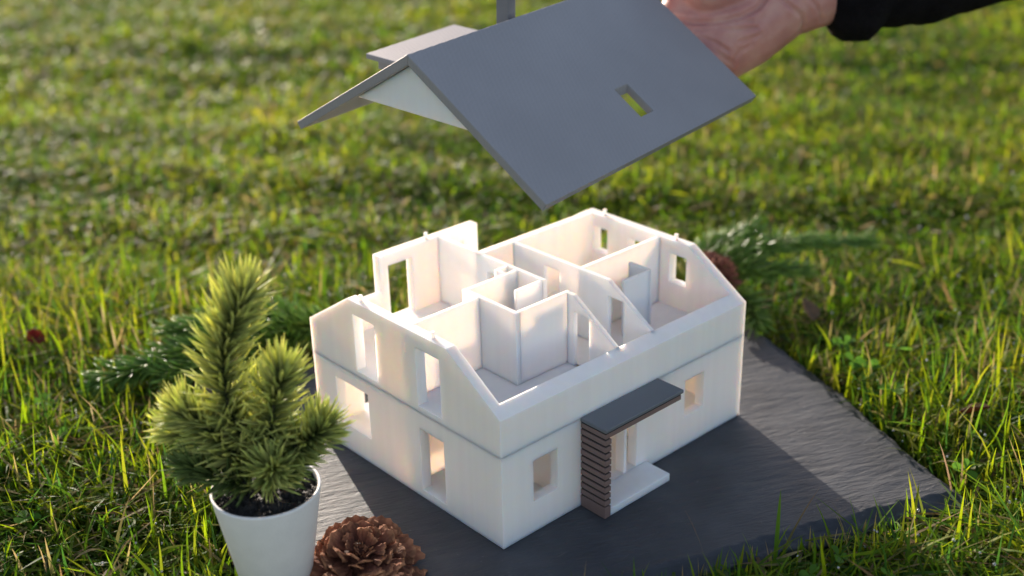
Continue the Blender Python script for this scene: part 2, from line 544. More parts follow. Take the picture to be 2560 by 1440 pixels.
# upper storey
zf = 0.600
Z0 = 0.561
gable = [(0, Z0), (D, Z0), (D, HE), (D-A, HT), (A, HT), (0, HE)]
up_ = [
    MB().plate('x', 0, W, gable, [rect(1.040, 1.243, zf, 0.963), rect(0.473, 0.677, 0.592+0.008, 0.960)]),
    MB().plate('x', L-W, L, gable, [rect(1.090, 1.210, 0.785, 0.960), rect(0.79, 0.905, 0.785, 0.960), rect(0.420, 0.555, 0.765, 0.960)]),
    # low eaves walls with their sloping tops
    MB().plate('x', 0.001, L-0.001, [(0.0, Z0), (0.075, Z0), (0.075, HE+0.075*SL), (0.0, HE)]),
    MB().plate('x', 0.001, 0.52, [(D, Z0), (D-W, Z0), (D-W, HE+W*SL), (D, HE)]),
    MB().plate('x', 1.25, L-0.001, [(D, Z0), (D-W, Z0), (D-W, HE+W*SL-0.03), (D, HE-0.03)]),
    # dormer wall at full height
    MB().plate('y', D-W, D-0.0005, rect(0.488, 1.280, Z0, HT), [rect(0.550, 0.742, zf, 0.970), rect(1.04, 1.170, 0.80, 0.965)]),
    # back wall of the right-hand rooms
    MB().plate('y', 1.225, 1.275, rect(0.955, L-0.001, Z0+0.01, HT-0.0006)),
    MB().box(0.002, L-0.002, 0.002, D-0.002, Z0+0.001, zf),
]
upper = union('upper_storey', up_, PLA, house)
upper['label'] = 'attic storey with sloping gable tops and open rooms'
TP = HT-0.0012
T = 0.030
def slopewall(x0, x1, y0, y1, holes=()):
    """partition running from the front eaves up the roof slope."""
    prof = [(0.06, zf-0.005), (y1, zf-0.005), (y1, TP), (A, TP), (0.06, HE+0.06*SL-0.001)]
    return MB().plate('x', x0, x1, prof, holes)
# A: long wall dividing left rooms, from dormer to the shaft
partition(upper, MB().plate('x', 0.952, 0.982, rect(0.675, D-W+0.01, zf-0.005, TP), [rect(1.02, 1.17, zf, 0.95)]))
# stub across the shaft
partition(upper, MB().plate('y', 0.675, 0.702, rect(0.748, 0.951, zf-0.005, TP-0.0005)))
# box round the shaft
partition(upper, MB().plate('x', 0.540, 0.570, rect(0.459, 0.915, zf-0.005, TP)))
partition(upper, MB().plate('y', 0.885, 0.9146, rect(0.571, 0.951, zf-0.005, TP)))
partition(upper, MB().plate('y', 0.459, 0.488, rect(0.571, 0.965, zf-0.005, TP)))
# small kink beside A
partition(upper, MB().plate('y', 0.972, 0.995, rect(0.860, 0.951, zf-0.005, TP)))
partition(upper, MB().plate('x', 0.860, 0.884, rect(0.9155, 0.9715, zf-0.005, TP)))
# P1
partition(upper, MB().plate('y', 0.757, 0.786, rect(0.06, 0.5395, zf-0.005, TP)))
# B: right end of the box, slopes to the eaves
partition(upper, MB().plate('x', 0.932, 0.962, [(0.06, zf-0.005), (0.4585, zf-0.005), (0.4585, TP), (A, TP), (0.06, HE+0.06*SL-0.001)],
                            [rect(0.283, 0.401, zf, 0.945)]))
# C: long cross wall with two doorways
partition(upper, MB().plate('x', 1.222, 1.252, [(0.06, zf-0.005), (1.226, zf-0.005), (1.226, TP), (A, TP), (0.06, HE+0.06*SL-0.001)],
                            [rect(0.813, 0.946, zf, 0.977), rect(0.288, 0.408, zf, 0.945)]))
# E
partition(upper, MB().plate('y', 0.634, 0.664, rect(1.2525, L-W+0.01, zf-0.005, TP)))
# closet
partition(upper, MB().plate('x', 1.642, 1.664, rect(0.457, 0.6335, zf-0.005, 0.963)))
partition(upper, MB().plate('y', 0.457, 0.479, rect(1.415, 1.6415, zf-0.005, 0.963)))
for (x, y) in ((0.034, 1.199), (0.034, 0.553), (0.883, 1.668), (1.967, 1.144), (1.967, 0.532)):
    n = 14; v = []; f = []
    rs = [(0.0115, -0.004), (0.0115, 0.024), (0.0135, 0.026), (0.0135, 0.034), (0.0105, 0.038)]
    for r_, z_ in rs:
        for k in range(n): v.append((x + r_*math.cos(2*PI*k/n), y + r_*math.sin(2*PI*k/n), HT + z_))
    for a in range(len(rs)-1):
        for k in range(n): f.append((a*n+k, a*n+(k+1) % n, (a+1)*n+(k+1) % n, (a+1)*n+k))
    f.append(tuple(range((len(rs)-1)*n, len(rs)*n))); f.append(tuple(reversed(range(n))))
    mk('peg', v, f, PLA, upper, org=(0, 0, 0))

# porch
porch = bpy.data.objects.new('porch', None); COL.objects.link(porch); porch.parent = house
porch['label'] = 'entrance porch with brown slatted side wall, grey canopy and white step'
MB().box(0.6275, 1.122, -0.186, -0.0005, 0.0005, 0.0505).obj('step', PLA, porch, bevel=0.004)
MB().box(0.575, 1.208, -0.194, -0.0005, 0.548, 0.570).obj('canopy', GREY_SMOOTH, porch, bevel=0.005)
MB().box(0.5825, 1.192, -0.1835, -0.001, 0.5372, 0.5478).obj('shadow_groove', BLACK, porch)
MB().box(0.580, 1.194, -0.187, -0.001, 0.5095, 0.5370).obj('beam', BROWN, porch, bevel=0.002)
MB().box(0.5875, 0.6195, -0.1795, -0.001, 0.0715, 0.509).obj('pier_core', BLACK, porch)
MB().box(0.5805, 0.627, -0.1868, -0.001, 0.0008, 0.0705).obj('pier_base', BROWN, porch, bevel=0.002)
slat = MB().box(-0.02325, 0.02325, -0.0929, 0.0929, 0, 0.0295).obj('slat', BROWN, porch, bevel=0.002)
for k in range(10):
    s = slat if k == 0 else slat.copy()
    if k: COL.objects.link(s)
    s.location = Vector((0.60375, -0.0939, 0.0815 + k*0.04285)) * U

# ------------------------------------------------------------------ lifted roof
RR = Matrix(((0.990, -0.136, -0.031), (0.134, 0.989, -0.060), (0.039, 0.056, 0.998)))
q_ = RR.to_quaternion()
ROFF = Vector((0.333, 0.283, 1.095))
RC = Vector((1, 0.85, 1.3))
roof = thing('model_roof', 'grey 3D printed gable roof held in the air above the open model house', 'model roof', RC+ROFF)
roof.rotation_mode = 'QUATERNION'; roof.rotation_quaternion = q_
ZR = 1.326; S_ = 0.634; YC = 0.85; HWD = 0.926; TV = 0.05/math.cos(math.atan(S_))
rx0, rx1 = -0.04, 2.04
def roof_slab(side):
    """one slope with thickness; side -1 = towards the camera. built in (x, s) plane then mapped."""
    mb = MB()
    nrm = Vector((0, side*S_, 1)).normalized() if side > 0 else Vector((0, -S_, 1)).normalized()
    hole = []
    outline = [(rx0, 0.0), (rx1, 0.0), (rx1, HWD), (rx0, HWD)]
    holes = [[(1.040, YC-0.2885), (1.166, YC-0.2885), (1.166, YC-0.102), (1.040, YC-0.102)]] if side < 0 else []
    mb.plate('z', 0, 1, outline, holes)
    out = []
    for (x, s, t) in mb.v:
        y = YC + side*s
        zu = ZR - S_*s
        if t == 0: out.append((x, y, zu))
        else:
            k = 1.0
            if s == HWD: out.append((x, y, zu+TV))
            else: out.append((x, y, zu+TV))
    # square off the eaves edge: pull the lower eaves edge inwards
    o2 = []
    for (x, s, t), p in zip(mb.v, out):
        if t == 0 and s == HWD:
            s2 = HWD-0.0266
            o2.append((x, YC+side*s2, ZR-S_*s2))
        else: o2.append(p)
    mb.v = o2
    return mb
s1 = roof_slab(-1).obj('roof_slope', GREY, roof, org=RC, bevel=0.005)
s1['label'] = 'front slope with skylight opening'
s2 = roof_slab(1).obj('roof_slope', GREY, roof, org=RC, bevel=0.005)
# attic body, white gables
for x0 in (0.0, L-0.04):
    MB().plate('x', x0, x0+0.04, [(YC-0.44+0.004, 1.0475), (YC+0.44-0.004, 1.0475), (YC, ZR-0.004)]).obj('gable_wall', PLA, roof, org=RC, bevel=0.002)
MB().box(0.0405, L-0.0405, YC-0.42, YC+0.42, 1.0478, 1.062).obj('attic_floor', PLA, roof, org=RC)
# dormer box
dm = MB().plate('x', 0.50, 1.235, [(1.345, 1.0475), (1.655, 1.0475), (1.655, 0.93), (1.67, 0.93), (1.67, 1.066), (1.345, 1.066)])
MB().box(0.520, 1.205, 1.345, 1.650, 1.0, 1.0655).obj('dormer_fascia', GREY, roof, org=RC, bevel=0.003)
MB().box(0.470, 1.255, 1.335, 1.700, 1.066, 1.098).obj('dormer_roof', GREY, roof, org=RC, bevel=0.005)
MB().box(0.903, 0.968, 0.952, 1.045, 1.22, 1.78).obj('chimney', GREY_SMOOTH, roof, org=RC, bevel=0.004)
MB().box(0.891, 0.980, 0.940, 1.057, 1.78, 1.81).obj('chimney_cap', GREY_SMOOTH, roof, org=RC, bevel=0.004)

# ------------------------------------------------------------------ needles
def frames(pts, n):
    """resample polyline pts (k,3) smoothly into n points with tangents."""
    P = np.asarray(pts, float)
    k = len(P)
    Q = np.vstack([2*P[0]-P[1], P, 2*P[-1]-P[-2]])
    t = np.linspace(0, k-1-1e-6, n); i = t.astype(int); f = (t-i)[:, None]
    p0, p1, p2, p3 = Q[i], Q[i+1], Q[i+2], Q[i+3]
    X = 0.5*((2*p1)+(-p0+p2)*f+(2*p0-5*p1+4*p2-p3)*f**2+(-p0+3*p1-3*p2+p3)*f**3)
    Tn = np.gradient(X, axis=0); Tn /= np.linalg.norm(Tn, axis=1)[:, None]
    return X, Tn

def tube(pts, r0, r1, n=24, k=8, wob=0.0):
    X, Tn = frames(pts, n)
    V = []; F = []
    upv = np.array([0.13, 0.21, 0.97])
    for i in range(n):
        a = np.cross(Tn[i], upv); a /= np.linalg.norm(a); b = np.cross(Tn[i], a)
        r = r0 + (r1-r0)*i/(n-1)
        for j in range(k):
            an = 2*PI*j/k
            rr = r*(1+wob*math.sin(7*j+3.1*i))
            V.append(X[i]+rr*(math.cos(an)*a+math.sin(an)*b))
    for i in range(n-1):
        for j in range(k): F.append((i*k+j, i*k+(j+1) % k, (i+1)*k+(j+1) % k, (i+1)*k+j))
    F.append(tuple(reversed(range(k)))); F.append(tuple(range((n-1)*k, n*k)))
    return V, F

def needles(base, dirn, length, width, curve, c0, c1, flat=0.55, K=4, M=5):
    """arrays of tapered curved needles. returns V, quads, tris, tint"""
    N = len(base)
    dirn = dirn/np.linalg.norm(dirn, axis=1)[:, None]
    ref = rng.normal(size=(N, 3)); a = np.cross(dirn, ref); a /= np.linalg.norm(a, axis=1)[:, None]
    b = np.cross(dirn, a)
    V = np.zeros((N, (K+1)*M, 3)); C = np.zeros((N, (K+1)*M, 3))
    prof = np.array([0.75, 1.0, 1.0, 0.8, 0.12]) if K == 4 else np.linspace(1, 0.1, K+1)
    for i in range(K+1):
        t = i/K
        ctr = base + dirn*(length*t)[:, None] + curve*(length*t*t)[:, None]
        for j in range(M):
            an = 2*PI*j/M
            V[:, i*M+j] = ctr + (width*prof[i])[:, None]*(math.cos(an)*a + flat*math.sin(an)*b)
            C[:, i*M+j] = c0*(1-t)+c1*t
    off = (np.arange(N)*(K+1)*M)[:, None]
    q = []
    for i in range(K):
        for j in range(M): q.append([i*M+j, i*M+(j+1) % M, (i+1)*M+(j+1) % M, (i+1)*M+j])
    quads = (off[:, :, None]+np.array(q)[None]).reshape(-1, 4)
    tr = np.array([[K*M+0, K*M+1, K*M+2], [K*M+0, K*M+2, K*M+3], [K*M+0, K*M+3, K*M+4]]) if M == 5 else np.array([[K*M, K*M+1, K*M+2]])
    tris = (off[:, :, None]+tr[None]).reshape(-1, 3)
    return V.reshape(-1, 3), quads, tris, C.reshape(-1, 3)

def branch_needles(pts, n, ang0, ang1, l0, l1, w, cols, flatten=0.0, upbias=0.12, start=0.0, tipn=0):
    X, Tn = frames(pts, 200)
    s = np.sort(rng.uniform(start, 1, n)); idx = (s*199).astype(int)
    P, Td = X[idx], Tn[idx]
    upv = np.array([0.05, 0.1, 1.0])
    a = np.cross(Td, upv); a /= np.linalg.norm(a, axis=1)[:, None]; b = np.cross(a, Td)
    phi = np.arange(n)*2.39996 + rng.uniform(-.4, .4, n)
    if flatten > 0: b = b*(1-flatten)
    rad = np.cos(phi)[:, None]*a + np.sin(phi)[:, None]*b
    ang = np.radians(ang0 + (ang1-ang0)*s + rng.normal(0, 7, n))
    d = np.cos(ang)[:, None]*Td + np.sin(ang)[:, None]*rad
    ln = (l0+(l1-l0)*s)*rng.uniform(0.8, 1.15, n)
    if tipn:
        P = np.vstack([P, np.repeat(X[-1:], tipn, 0)])
        tt = Tn[-1]+rng.normal(0, 0.33, (tipn, 3)); d = np.vstack([d, tt]); ln = np.append(ln, rng.uniform(.8, 1.1, tipn)*l1)
    N = len(P)
    cur = np.tile([0, 0, upbias], (N, 1)) + rng.normal(0, 0.07, (N, 3))
    k = rng.random((N, 1))
    c0 = np.array(cols[0])*(1-k)+np.array(cols[1])*k
    c1 = np.array(cols[2])*(1-k)+np.array(cols[3])*k
    c1 = c1*rng.uniform(0.8, 1.2, (N, 1))
    return needles(P, d, ln, np.full(N, w)*rng.uniform(.8, 1.15, N), cur, c0, c1)

# ------------------------------------------------------------------ potted fir
PB = np.array([-1.03, 0.585, 0.0])       # pot foot centre on the slate
PH = 0.60                                # rim height
plant = thing('potted_tree', 'small artificial fir with pale green needle tips in a round white pot', 'potted tree', PB)
def lathe(prof, n=96, ctr=(0, 0)):
    V = []; F = []
    for r, z in prof:
        for k in range(n): V.append((ctr[0]+r*math.cos(2*PI*k/n), ctr[1]+r*math.sin(2*PI*k/n), z))
    for a in range(len(prof)-1):
        for k in range(n): F.append((a*n+k, a*n+(k+1) % n, (a+1)*n+(k+1) % n, (a+1)*n+k))
    return V, F
v, f = lathe([(0.001, 0.003), (0.165, 0.003), (0.172, 0.010), (0.268, PH-0.012), (0.270, PH-0.003), (0.267, PH), (0.258, PH), (0.255, PH-0.006), (0.243, PH-0.12), (0.001, PH-0.125)])
mk('pot', v, f, POT, plant, smooth=True)
# soil
ns = 90; V = []; F = []
xs = np.linspace(-0.252, 0.252, ns)
ids = {}
for i, x in enumerate(xs):
    for j, y in enumerate(xs):
        if x*x+y*y < 0.2515**2:
            ids[i, j] = len(V)
            V.append((x, y, PH-0.035 + 0.022*noise.noise(Vector((x*14, y*14, 0))) + 0.018*noise.noise(Vector((x*45, y*45, 3))) + 0.01*noise.noise(Vector((x*90, y*90, 5))) + 0.03*(1-(x*x+y*y)/0.063)))
for i in range(ns-1):
    for j in range(ns-1):
        k = [(i, j), (i+1, j), (i+1, j+1), (i, j+1)]
        if all(t in ids for t in k): F.append(tuple(ids[t] for t in k))
so = mk('soil', V, F, SOILM, plant, smooth=False)
SZ = PH-0.02
f2 = Vector((fw.x, fw.y, 0)).normalized(); r2 = Vector((rt.x, rt.y, 0)).normalized()
def lp(r, fdist, z): return np.array([r2.x*r+f2.x*fdist, r2.y*r+f2.y*fdist, z])
v, f = tube([lp(0.0, 0, SZ-0.06), lp(-0.01, 0, SZ+0.15), lp(-0.07, 0, SZ+0.42)], 0.024, 0.016, 12, 8)
mk('trunk', v, f, STEM, plant, smooth=True)
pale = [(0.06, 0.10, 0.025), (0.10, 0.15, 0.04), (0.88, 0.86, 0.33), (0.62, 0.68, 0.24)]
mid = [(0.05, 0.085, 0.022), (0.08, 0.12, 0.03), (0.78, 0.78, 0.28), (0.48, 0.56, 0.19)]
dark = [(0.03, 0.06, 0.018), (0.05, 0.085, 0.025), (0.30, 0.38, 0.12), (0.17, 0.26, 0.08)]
br = [
    ([lp(-0.06, 0, SZ+0.26), lp(-0.125, -0.01, SZ+0.48), lp(-0.125, 0.0, SZ+0.72), lp(-0.07, 0.01, SZ+0.90), lp(-0.005, 0.02, SZ+1.03)], 420, pale, 0.20, 34, 'tall leader shoot bending right at the top'),
    ([lp(0.0, 0, SZ+0.12), lp(0.06, -0.02, SZ+0.36), lp(0.11, -0.03, SZ+0.55), lp(0.14, -0.03, SZ+0.64)], 230, pale, 0.19, 24, None),
    ([lp(0.03, 0, SZ+0.12), lp(0.15, -0.02, SZ+0.24), lp(0.25, -0.04, SZ+0.32), lp(0.31, -0.05, SZ+0.37)], 210, mid, 0.18, 24, None),
    ([lp(-0.05, 0, SZ+0.10), lp(-0.16, -0.03, SZ+0.28), lp(-0.26, -0.05, SZ+0.42), lp(-0.32, -0.06, SZ+0.47)], 230, pale, 0.18, 24, None),
    ([lp(-0.08, 0.02, SZ+0.10), lp(-0.22, 0.03, SZ+0.24), lp(-0.34, 0.04, SZ+0.31), lp(-0.40, 0.04, SZ+0.33)], 200, pale, 0.17, 24, None),
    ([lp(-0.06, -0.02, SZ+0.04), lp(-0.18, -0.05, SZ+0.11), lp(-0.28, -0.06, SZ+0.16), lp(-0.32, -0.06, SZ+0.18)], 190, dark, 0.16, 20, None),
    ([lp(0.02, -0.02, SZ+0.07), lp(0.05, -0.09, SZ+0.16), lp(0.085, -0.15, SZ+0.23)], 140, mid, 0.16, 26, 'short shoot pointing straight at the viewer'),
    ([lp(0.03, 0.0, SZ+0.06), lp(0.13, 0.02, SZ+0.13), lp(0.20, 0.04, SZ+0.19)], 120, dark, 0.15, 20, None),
    ([lp(0.0, 0.03, SZ+0.12), lp(-0.02, 0.16, SZ+0.30), lp(-0.04, 0.28, SZ+0.40)], 180, mid, 0.18, 20, None),
]
for pts, n, cols, ln, tn, lab in br:
    v, f = tube(pts, 0.013, 0.006, 16, 6)
    b = mk('branch', v, f, STEM, plant, smooth=True)
    if lab: b['label'] = lab
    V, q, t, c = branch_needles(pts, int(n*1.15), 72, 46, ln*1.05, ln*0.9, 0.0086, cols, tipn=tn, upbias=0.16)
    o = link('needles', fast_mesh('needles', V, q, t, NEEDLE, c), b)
    o['kind'] = 'stuff'

# ------------------------------------------------------------------ spruce sprigs lying in the grass
def sprig(name, label, loc, twigs, cols, n_per=1.0, needle=0.2):
    th = thing(name, label, 'spruce sprig', loc, 'cut spruce sprigs behind the model house')
    for pts, n, flat in twigs:
        P = [np.array(p)-np.array(loc) for p in pts]
        v, f = tube(P, 0.02, 0.008, 20, 6)
        b = mk('twig', v, f, BARK, th, smooth=True)
        V, q, t, c = branch_needles(P, int(n*n_per), 58, 42, needle, needle*0.8, 0.0095, cols, flatten=flat, upbias=0.05, tipn=14)
        o = link('needles', fast_mesh('needles', V, q, t, SPRUCE, c), b); o['kind'] = 'stuff'
    return th
deep = [(0.05, 0.12, 0.025), (0.08, 0.16, 0.03), (0.16, 0.32, 0.05), (0.25, 0.40, 0.07)]
sprig('spruce_sprig', 'glossy dark green spruce sprig fanning out behind the right rear corner of the house', (3.1, 1.3, 0.0), [
    ([(3.25, 1.28, 0.24), (3.50, 1.14, 0.32), (3.90, 0.96, 0.33), (4.45, 0.71, 0.25)], 430, 0.55),
    ([(3.25, 1.20, 0.20), (3.42, 1.00, 0.24), (3.68, 0.80, 0.22)], 230, 0.55),
    ([(3.15, 1.02, 0.12), (3.12, 0.82, 0.14), (3.00, 0.64, 0.10)], 150, 0.6),
    ([(3.15, 1.40, 0.20), (3.40, 1.36, 0.32), (3.72, 1.28, 0.40)], 240, 0.55),
    ([(2.95, 1.40, 0.12), (2.75, 1.60, 0.18), (2.55, 1.85, 0.12)], 200, 0.5),
], deep, needle=0.21)
sprig('spruce_sprig', 'dark green spruce sprig lying in the grass behind the potted tree, tip to the left', (0.3, 2.6, 0.0), [
    ([(0.85, 2.62, 0.12), (0.40, 2.74, 0.18), (-0.15, 2.88, 0.20), (-0.76, 3.04, 0.12)], 820, 0.35),
    ([(0.5, 2.7, 0.14), (0.10, 2.66, 0.16), (-0.40, 2.78, 0.14)], 420, 0.35),
    ([(0.7, 2.7, 0.14), (0.30, 2.95, 0.24), (-0.15, 3.12, 0.24)], 420, 0.35),
], deep, needle=0.25)

# ------------------------------------------------------------------ pine cones
def scale_mesh(seed, col, tipc):
    r = random.Random(seed)
    nu, nv = 9, 7
    V = []; T_ = []; F = []
    for side in (0, 1):
        for i in range(nu):
            t = i/(nu-1)
            w = 0.028 + 0.052*math.sin(min(1, t*1.1)*PI*0.5)**1.1
            for j in range(nv):
                s = -1+2*j/(nv-1)
                tl = t*(1-0.16*s*s*t) + (r.uniform(-0.10, 0.06) if i == nu-1 else 0)
                x = s*w*(1+0.12*r.uniform(-1, 1)*t)
                y = 0.16*tl
                z = 0.012*t*t - 0.022*s*s*t + (0.005 + 0.006*t)*(1 if side else -1)*(1-0.3*s*s) + r.uniform(-0.0035, 0.0035)*(0.4+t)
                V.append((x, y, z)); m = t**4*r.uniform(0.2, 1.0)
                T_.append([col[k]*(1-m)+tipc[k]*m for k in range(3)])
    n = nu*nv
    for i in range(nu-1):
        for j in range(nv-1):
            a = i*nv+j
            F.append((a, a+nv, a+nv+1, a+1)); F.append((n+a, n+a+1, n+a+nv+1, n+a+nv))
    for i in range(nu-1):
        a = i*nv; F.append((a, n+a, n+a+nv, a+nv)); a += nv-1; F.append((a, a+nv, n+a+nv, n+a))
    for j in range(nv-1):
        a = (nu-1)*nv+j; F.append((a, n+a, n+a+1, a+1)); a = j; F.append((a, a+1, n+a+1, n+a))
    me = bpy.data.meshes.new('scale')
    me.from_pydata((np.array(V)*U).tolist(), [], F); me.update()
    me.materials.append(CONE); set_tint(me, np.array(T_))
    me.polygons.foreach_set('use_smooth', [False for k in range(len(me.polygons))])
    return me

def cone(name, label, loc, size, n, axis, cols, seed):
    th = thing(name, label, 'pine cone', loc, 'pine cones on the slate and grass')
    rq = Vector((0, 0, 1)).rotation_difference(Vector(axis).normalized())
    th.rotation_mode = 'QUATERNION'; th.rotation_quaternion = rq
    meshes = [scale_mesh(seed+k, *cols) for k in range(5)]
    r = random.Random(seed)
    # core
    v, f = lathe([(0.001, -0.02*size), (0.10*size, 0.0), (0.13*size, 0.08*size), (0.09*size, 0.13*size), (0.035*size, 0.18*size), (0.001, 0.17*size)], 14)
    mk('core', v, f, CONE, th, tint=np.tile(np.array(cols[0])*0.5, (len(v), 1)))
    for k in range(n):
        t = (k+0.5)/n
        az = k*2.39996 + r.uniform(-.22, .22)
        rad = (0.03 + 0.135*t**0.7)*size
        z = (0.190 - 0.160*t**1.1)*size
        pitch = math.radians(58 - 76*t**0.5 + r.uniform(-16, 16))     # up from horizontal
        s = size*(0.34 + 0.72*t**0.6)*r.uniform(0.78, 1.2)
        o = bpy.data.objects.new('scale', meshes[k % 5]); COL.objects.link(o); o.parent = th
        o.location = Vector((rad*math.cos(az), rad*math.sin(az), z))*U
        m = Matrix.Rotation(az-PI/2, 3, 'Z') @ Matrix.Rotation(pitch, 3, 'X') @ Matrix.Rotation(r.uniform(-.2, .2), 3, 'Y')
        o.rotation_euler = m.to_euler(); o.scale = (s, s, s)
    # broken ragged tip
    V = []; F = []
    for k in range(60):
        az = r.uniform(0, 2*PI); rr = 0.028*size*r.uniform(0.5, 1.3); h = r.uniform(0.01, 0.04)*size
        p = Vector((rr*math.cos(az), rr*math.sin(az), 0.170*size)); tw = r.uniform(0.004, 0.009)*size
        d = Vector((math.cos(az)*0.6+r.uniform(-.4, .4), math.sin(az)*0.6+r.uniform(-.4, .4), 1)).normalized()
        sd_ = d.cross(Vector((r.uniform(-1, 1), r.uniform(-1, 1), .2))).normalized()
        n0 = len(V); V += [p-sd_*tw, p+sd_*tw, p+d*h+sd_*tw*0.5, p+d*h-sd_*tw*0.4, p+d.cross(sd_)*tw]
        F += [(n0, n0+1, n0+2, n0+3), (n0+1, n0+4, n0+2), (n0+4, n0, n0+3)]
    o = mk('torn_fibres', [tuple(x) for x in V], F, CONE, th, tint=np.tile(np.array(cols[1])*1.1, (len(V), 1)))
    o['kind'] = 'stuff'
    return th
cone('pine_cone', 'large open brown pine cone with torn scales on the slate beside the white pot', (-0.655, 0.375, -0.012), 1.04, 74, (-0.12, -0.25, 1.0),
     ((0.13, 0.047, 0.030), (0.48, 0.23, 0.12)), 11)
cone('pine_cone', 'small reddish brown cone among the spruce sprigs behind the right gable', (3.16, 1.14, 0.20), 0.72, 46, (0.1, -0.7, 0.7),
     ((0.22, 0.08, 0.055), (0.36, 0.16, 0.11)), 31)

# ------------------------------------------------------------------ person: hand and sleeve
def hp(px, py, depth):
    """a point of the arm, given in the arm's own frame (right, up, away) about its wrist."""
    k = depth/3061.204
    return cam_pos + fw*depth + rt*((px-1280)*k) - up*((py-720)*k)
def rl(x, y, z):   # roof-local to world
    return RR @ (Vector((x, y, z))-RC) + RC + ROFF
org = hp(2060, -60, 7.95)
person = thing('person', 'hand in a black sleeve reaching in from the upper right and holding the grey roof', 'person', org)
def capsule_pts(chain, ring=18):
    """chain of (Vector, r) -> list of closed ellipsoidal pieces"""
    V = []; F = []
    for (p, ra), (q, rb) in zip(chain[:-1], chain[1:]):
        d = (q-p); ln = d.length; d.normalize()
        a = d.orthogonal().normalized(); b = d.cross(a)
        n0 = len(V); rings = []
        prof = []
        for k in range(1, 6):
            th_ = -PI/2 + k*PI/2/5; prof.append((p + d*math.sin(th_)*ra, ra*math.cos(th_)))
        for k in range(0, 5):
            th_ = k*PI/2/5; prof.append((q + d*math.sin(th_)*rb, rb*math.cos(th_)))
        V.append(p - d*ra)
        for c_, r_ in prof:
            for j in range(ring): V.append(c_ + a*(r_*math.cos(2*PI*j/ring)) + b*(r_*math.sin(2*PI*j/ring)))
        V.append(q + d*rb)
        m = len(prof)
        for j in range(ring): F.append((n0, n0+1+(j+1) % ring, n0+1+j))
        for i in range(m-1):
            for j in range(ring):
                F.append((n0+1+i*ring+j, n0+1+i*ring+(j+1) % ring, n0+1+(i+1)*ring+(j+1) % ring, n0+1+(i+1)*ring+j))
        e = n0+1+m*ring
        for j in range(ring): F.append((e, n0+1+(m-1)*ring+j, n0+1+(m-1)*ring+(j+1) % ring))
    return V, F
chains = []
# forearm and wrist (wide towards the viewer, flatter in depth)
for dy in (-70, -10, 40):
    pass
chains.append([(hp(2520, -255, 8.15), 0.30), (hp(2200, -150, 8.03), 0.25), (hp(2040, -100, 7.98), 0.23)])
chains.append([(hp(2520, -160, 8.15), 0.30), (hp(2200, -60, 8.03), 0.24), (hp(2050, -22, 7.98), 0.225)])
# little-finger heel, middle palm, ball of the thumb
chains.append([(hp(2050, -20, 7.98), 0.225), (hp(1960, 5, 7.97), 0.235), (hp(1862, 66, 7.97), 0.27), (hp(1795, 106, 7.99), 0.265)])
chains.append([(hp(2040, -90, 7.98), 0.22), (hp(1880, -40, 7.99), 0.23), (hp(1760, 30, 8.00), 0.22)])
chains.append([(hp(2010, -100, 7.93), 0.19), (hp(1880, -68, 7.86), 0.235), (hp(1780, -45, 7.86), 0.23), (hp(1700, -70, 7.90), 0.18)])
# knuckle row to the finger roots under the eaves
pal = {0: hp(1775, 95, 8.02), 1: hp(1760, 55, 8.02), 2: hp(1750, 10, 8.02), 3: hp(1750, -30, 8.0)}
ys = [0.30, 0.43, 0.56, 0.69]; zs = [0.86, 0.92, 0.945, 0.95]; lens = [0.38, 0.46, 0.48, 0.44]; rads = [0.068, 0.076, 0.08, 0.078]
for k in range(4):
    b0 = rl(2.0, ys[k]+0.02, zs[k]-0.04)
    chains.append([(pal[k], 0.17), (b0, rads[k]*1.25)])
    x1 = 2.0-lens[k]*0.46; x2 = x1-lens[k]*0.30; x3 = x2-lens[k]*0.22
    chains.append([(b0, rads[k]*1.15), (rl(x1, ys[k]+0.01, zs[k]-0.035), rads[k]), (rl(x2, ys[k]+0.01, zs[k]-0.02), rads[k]*0.93), (rl(x3, ys[k]+0.01, zs[k]-0.01), rads[k]*0.78)])
# thumb over the far side of the ridge
chains.append([(hp(1780, -70, 7.90), 0.17), (rl(2.14, 0.98, 1.46), 0.12), (rl(1.93, 1.05, 1.42), 0.095), (rl(1.72, 1.06, 1.38), 0.075)])
V = []; F = []
for ch in chains:
    v, f = capsule_pts(ch)
    n = len(V); V += [tuple(x - org) for x in v]; F += [tuple(i+n for i in q) for q in f]
hand = mk('hand', V, F, SKIN, person)
md = hand.modifiers.new('r', 'REMESH'); md.mode = 'VOXEL'; md.voxel_size = 0.016*U; md.use_smooth_shade = True
ms = hand.modifiers.new('s', 'SMOOTH'); ms.factor = 0.5; ms.iterations = 9
dg = bpy.context.evaluated_depsgraph_get(); dg.update()
me = bpy.data.meshes.new_from_object(hand.evaluated_get(dg))
hand.modifiers.clear(); hand.data = me
